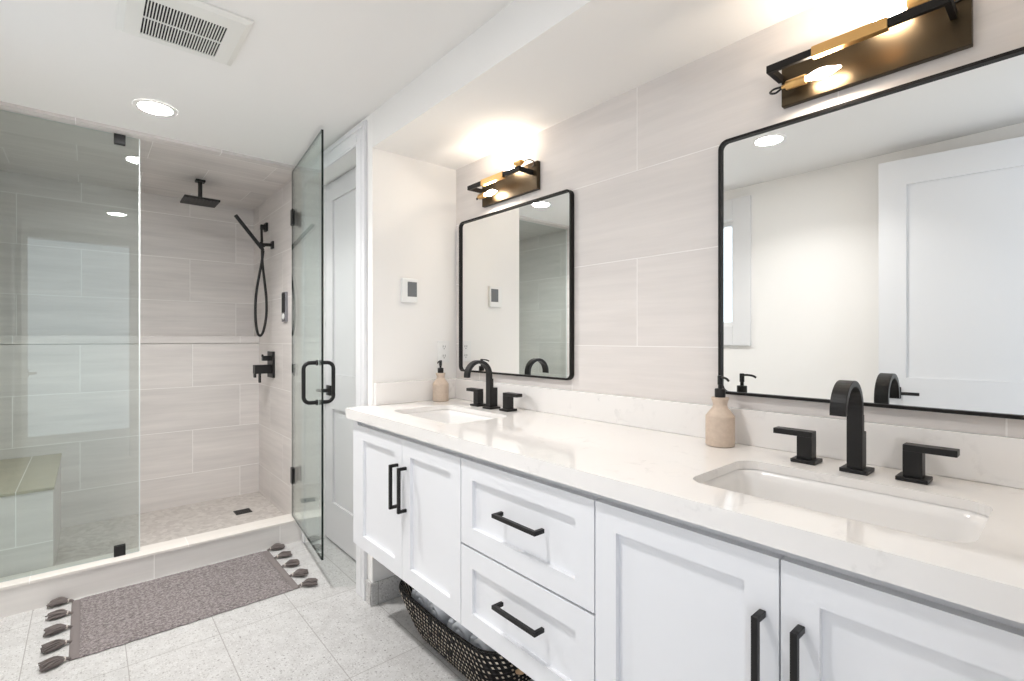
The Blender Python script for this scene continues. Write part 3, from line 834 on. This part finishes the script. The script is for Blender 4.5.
# ------------------------------------------------------------------ bath mat
t = thing('bath_mat', (.362, 2.735, 0), 'grey-brown woven bath mat with tassels lying before the shower curb', 'bath mat')
rx0, rx1, ry0, ry1 = -.052, .776, 2.455, 3.012
def slab_sub(x0, x1, y0, y1, z0, zt, nx, ny, amp):
    m = MB(); m.smooth = True; vs = []; fs = []
    for i in range(nx+1):
        for j in range(ny+1):
            x = x0+(x1-x0)*i/nx; y = y0+(y1-y0)*j/ny
            ed = min(i, nx-i, 1)*min(j, ny-j, 1)
            vs.append((x, y + (.0025*math.sin(i*1.1) if j in (0, ny) else 0), (zt + amp*math.sin(x*31+y*17)*math.sin(y*23-x*9)) if ed else z0+.003))
    q = lambda i, j: i*(ny+1)+j
    for i in range(nx):
        for j in range(ny): fs.append((q(i,j), q(i+1,j), q(i+1,j+1), q(i,j+1)))
    m.add(vs, fs)
    m.smooth = False; m.box(x0+.001, x1-.001, y0+.003, y1-.003, z0, z0+.004); return m
slab_sub(rx0+.030, rx1-.030, ry0, ry1, .0006, .011, 60, 40, .0008).build('weave', M['rug'], t)
for a0, a1 in ((rx0, rx0+.031), (rx1-.031, rx1)):
    slab_sub(a0, a1, ry0+.003, ry1-.003, .0006, .0085, 4, 30, .0004).build('hem', M['rug_hem'], t)
def tassel(x, y, s, ang):
    R = Matrix.Translation((x, y, 0)) @ Matrix.Rotation(ang, 4, 'Z')
    m = MB(); rnd = random.Random(int(y*1000)+s)
    for k in range(60):
        a = rnd.uniform(0, 2*math.pi); q = math.sqrt(rnd.random())
        yy = q*math.cos(a); zz = q*math.sin(a)
        Lk = rnd.uniform(.060, .085)
        P = [(s*.010, yy*.004, .012+zz*.004), (s*.020, yy*.010, .014+zz*.008), (s*.042, yy*.025+rnd.uniform(-.004,.004), .017+zz*.0135+rnd.uniform(-.0015,.0025)), (s*Lk, yy*.029+rnd.uniform(-.006,.006), .0135+zz*.009)]
        m.tube([R @ Vector(p) for p in smooth_path(P, 3)], .0026, 5)
    m.tube([R @ Vector(p) for p in ((-s*.004, 0, .007), (s*.004, 0, .010), (s*.012, 0, .012))], [.004, .006, .006], 8)
    o = m.build('tassel', M['tassel'], t)
    b = MB(); b.tube([R @ Vector(p) for p in ((s*.011, 0, .0125), (s*.017, 0, .0128))], .0088, 12); b.build('tie', M['tassel_tie'], o)
for k in range(5):
    y = ry0+.012 + (ry1-ry0-.024)*k/4
    tassel(rx0+.003, y, -1, random.uniform(-.3, .3)+(.25 if k == 0 else 0)); tassel(rx1-.003, y, 1, random.uniform(-.45, .3))

# ------------------------------------------------------------------ wicker basket and towels
t = thing('wicker_basket', (1.13, 1.48, 0), 'black and natural woven basket of towels on the floor under the vanity', 'basket')
def basket_mesh():
    rows, sub, nper = 9, 6, 160
    bx0, bx1, by0, by1 = 1.02, 1.235, 1.27, 1.76      # at the floor
    tx0, tx1, ty0, ty1 = .955, 1.30, 1.185, 1.875     # at the rim
    H = .182; me = bpy.data.meshes.new('weave_wall'); vs = []; fs = []; uvs = []
    def ring(f, out):
        e = f**.75
        x0 = bx0+(tx0-bx0)*e-out; x1 = bx1+(tx1-bx1)*e+out; y0 = by0+(ty0-by0)*e-out; y1 = by1+(ty1-by1)*e+out
        P = rrect(x0, x1, y0, y1, .085+.02*f, 10)
        # resample evenly
        P.append(P[0]); d = [0]
        for a, b in zip(P, P[1:]): d.append(d[-1]+math.hypot(b[0]-a[0], b[1]-a[1]))
        R = []; i = 0
        for k in range(nper):
            s = d[-1]*k/nper
            while d[i+1] < s: i += 1
            q = (s-d[i])/(d[i+1]-d[i]); R.append((P[i][0]+(P[i+1][0]-P[i][0])*q, P[i][1]+(P[i+1][1]-P[i][1])*q))
        return R
    rim_dip = lambda y: .022*((y-1.53)/.345)**2 - .006
    levels = []
    for i in range(rows*sub+1):
        f = i/(rows*sub); bulge = .0065*abs(math.sin(math.pi*i/sub))
        levels.append((f, bulge, i/sub))
    inner = [(1-i/10, -.012, 0.5) for i in range(11)]
    allv = levels + inner
    for f, o, v in allv:
        for (x, y) in ring(f, o): vs.append((x-1.13, y-1.48, .002 + f*H + rim_dip(y)*f))
    for i in range(len(allv)-1):
        for k in range(nper):
            k2 = (k+1) % nper
            fs.append((i*nper+k, i*nper+k2, (i+1)*nper+k2, (i+1)*nper+k))
            u0 = k*.55; u1 = (k+1)*.55; va = allv[i][2]; vb = allv[i+1][2]
            uvs += [(u0,va),(u1,va),(u1,vb),(u0,vb)]
    # floor of the basket
    b = (len(allv)-1)*nper
    fs.append([b+k for k in range(nper)]); uvs += [(0,.5)]*nper
    fs.append([k for k in range(nper)][::-1]); uvs += [(0,.5)]*nper
    me.from_pydata(vs, [], fs); uvl = me.uv_layers.new(name='UVMap')
    for l, q in zip(uvl.data, uvs): l.uv = q
    for p in me.polygons: p.use_smooth = True
    me.materials.append(M['basket']); me.update()
    o = bpy.data.objects.new('weave_wall', me); COL.objects.link(o); o.parent = t
basket_mesh()
for yy, s in ((1.203, -1), (1.868, 1)):
    m = MB(); P = smooth_path([(1.075, yy-s*.012, .105), (1.078, yy+s*.012, .118), (1.10, yy+s*.020, .150), (1.13, yy+s*.022, .158), (1.16, yy+s*.020, .150), (1.182, yy+s*.012, .118), (1.185, yy-s*.012, .105)], 6)
    m.tube(P, .0105, 10); m.build('rope_handle', M['beige_rope'], t)

def make_towel(x, y, z, r, L, label, tilt):
    t2 = thing('rolled_towel', (x, y, z), label, 'towel', 'rolled towels in the basket')
    m = MB(); m.smooth = True
    # spiral roll along x
    n = 90; turns = 2.1; sec = []
    for k in range(n+1):
        a = 2*math.pi*turns*k/n; q = .012 + (r-.012)*k/n
        sec.append((q*math.cos(a), q*math.sin(a)))
    nx = 10; vs = []
    for i in range(nx+1):
        xx = -L/2 + L*i/nx; e = abs(2*i/nx-1); sc = 1 - .10*e**6
        for (a, b2) in sec: vs.append((xx, a*sc*(1+.012*math.sin(i*1.7)), b2*sc*(1+.012*math.cos(i*1.3))))
    fs = [(i*(n+1)+k, i*(n+1)+k+1, (i+1)*(n+1)+k+1, (i+1)*(n+1)+k) for i in range(nx) for k in range(n)]
    m.add(vs, fs); m.xform(Matrix.Rotation(tilt, 4, 'Z'))
    o = m.build('roll', M['towel'], t2, local=True)
    so = o.modifiers.new('pile', 'SOLIDIFY'); so.thickness = .020; so.offset = -1
    return t2
tw = [(1.106, 1.735, .149, .062, 'light blue-grey rolled towel in the basket end nearest the wall base', .1),
      (1.102, 1.600, .149, .065, 'light blue-grey rolled towel in the basket, next to the one by the wall base', -.12),
      (1.102, 1.462, .147, .065, 'light blue-grey rolled towel under the gap between cabinet door and drawers', .10),
      (1.107, 1.330, .140, .060, 'light blue-grey rolled towel in the basket end under the drawers', -.05)]
for x, y, z, r, lab, tl in tw: make_towel(x, y, z, r, .21, lab, tl)
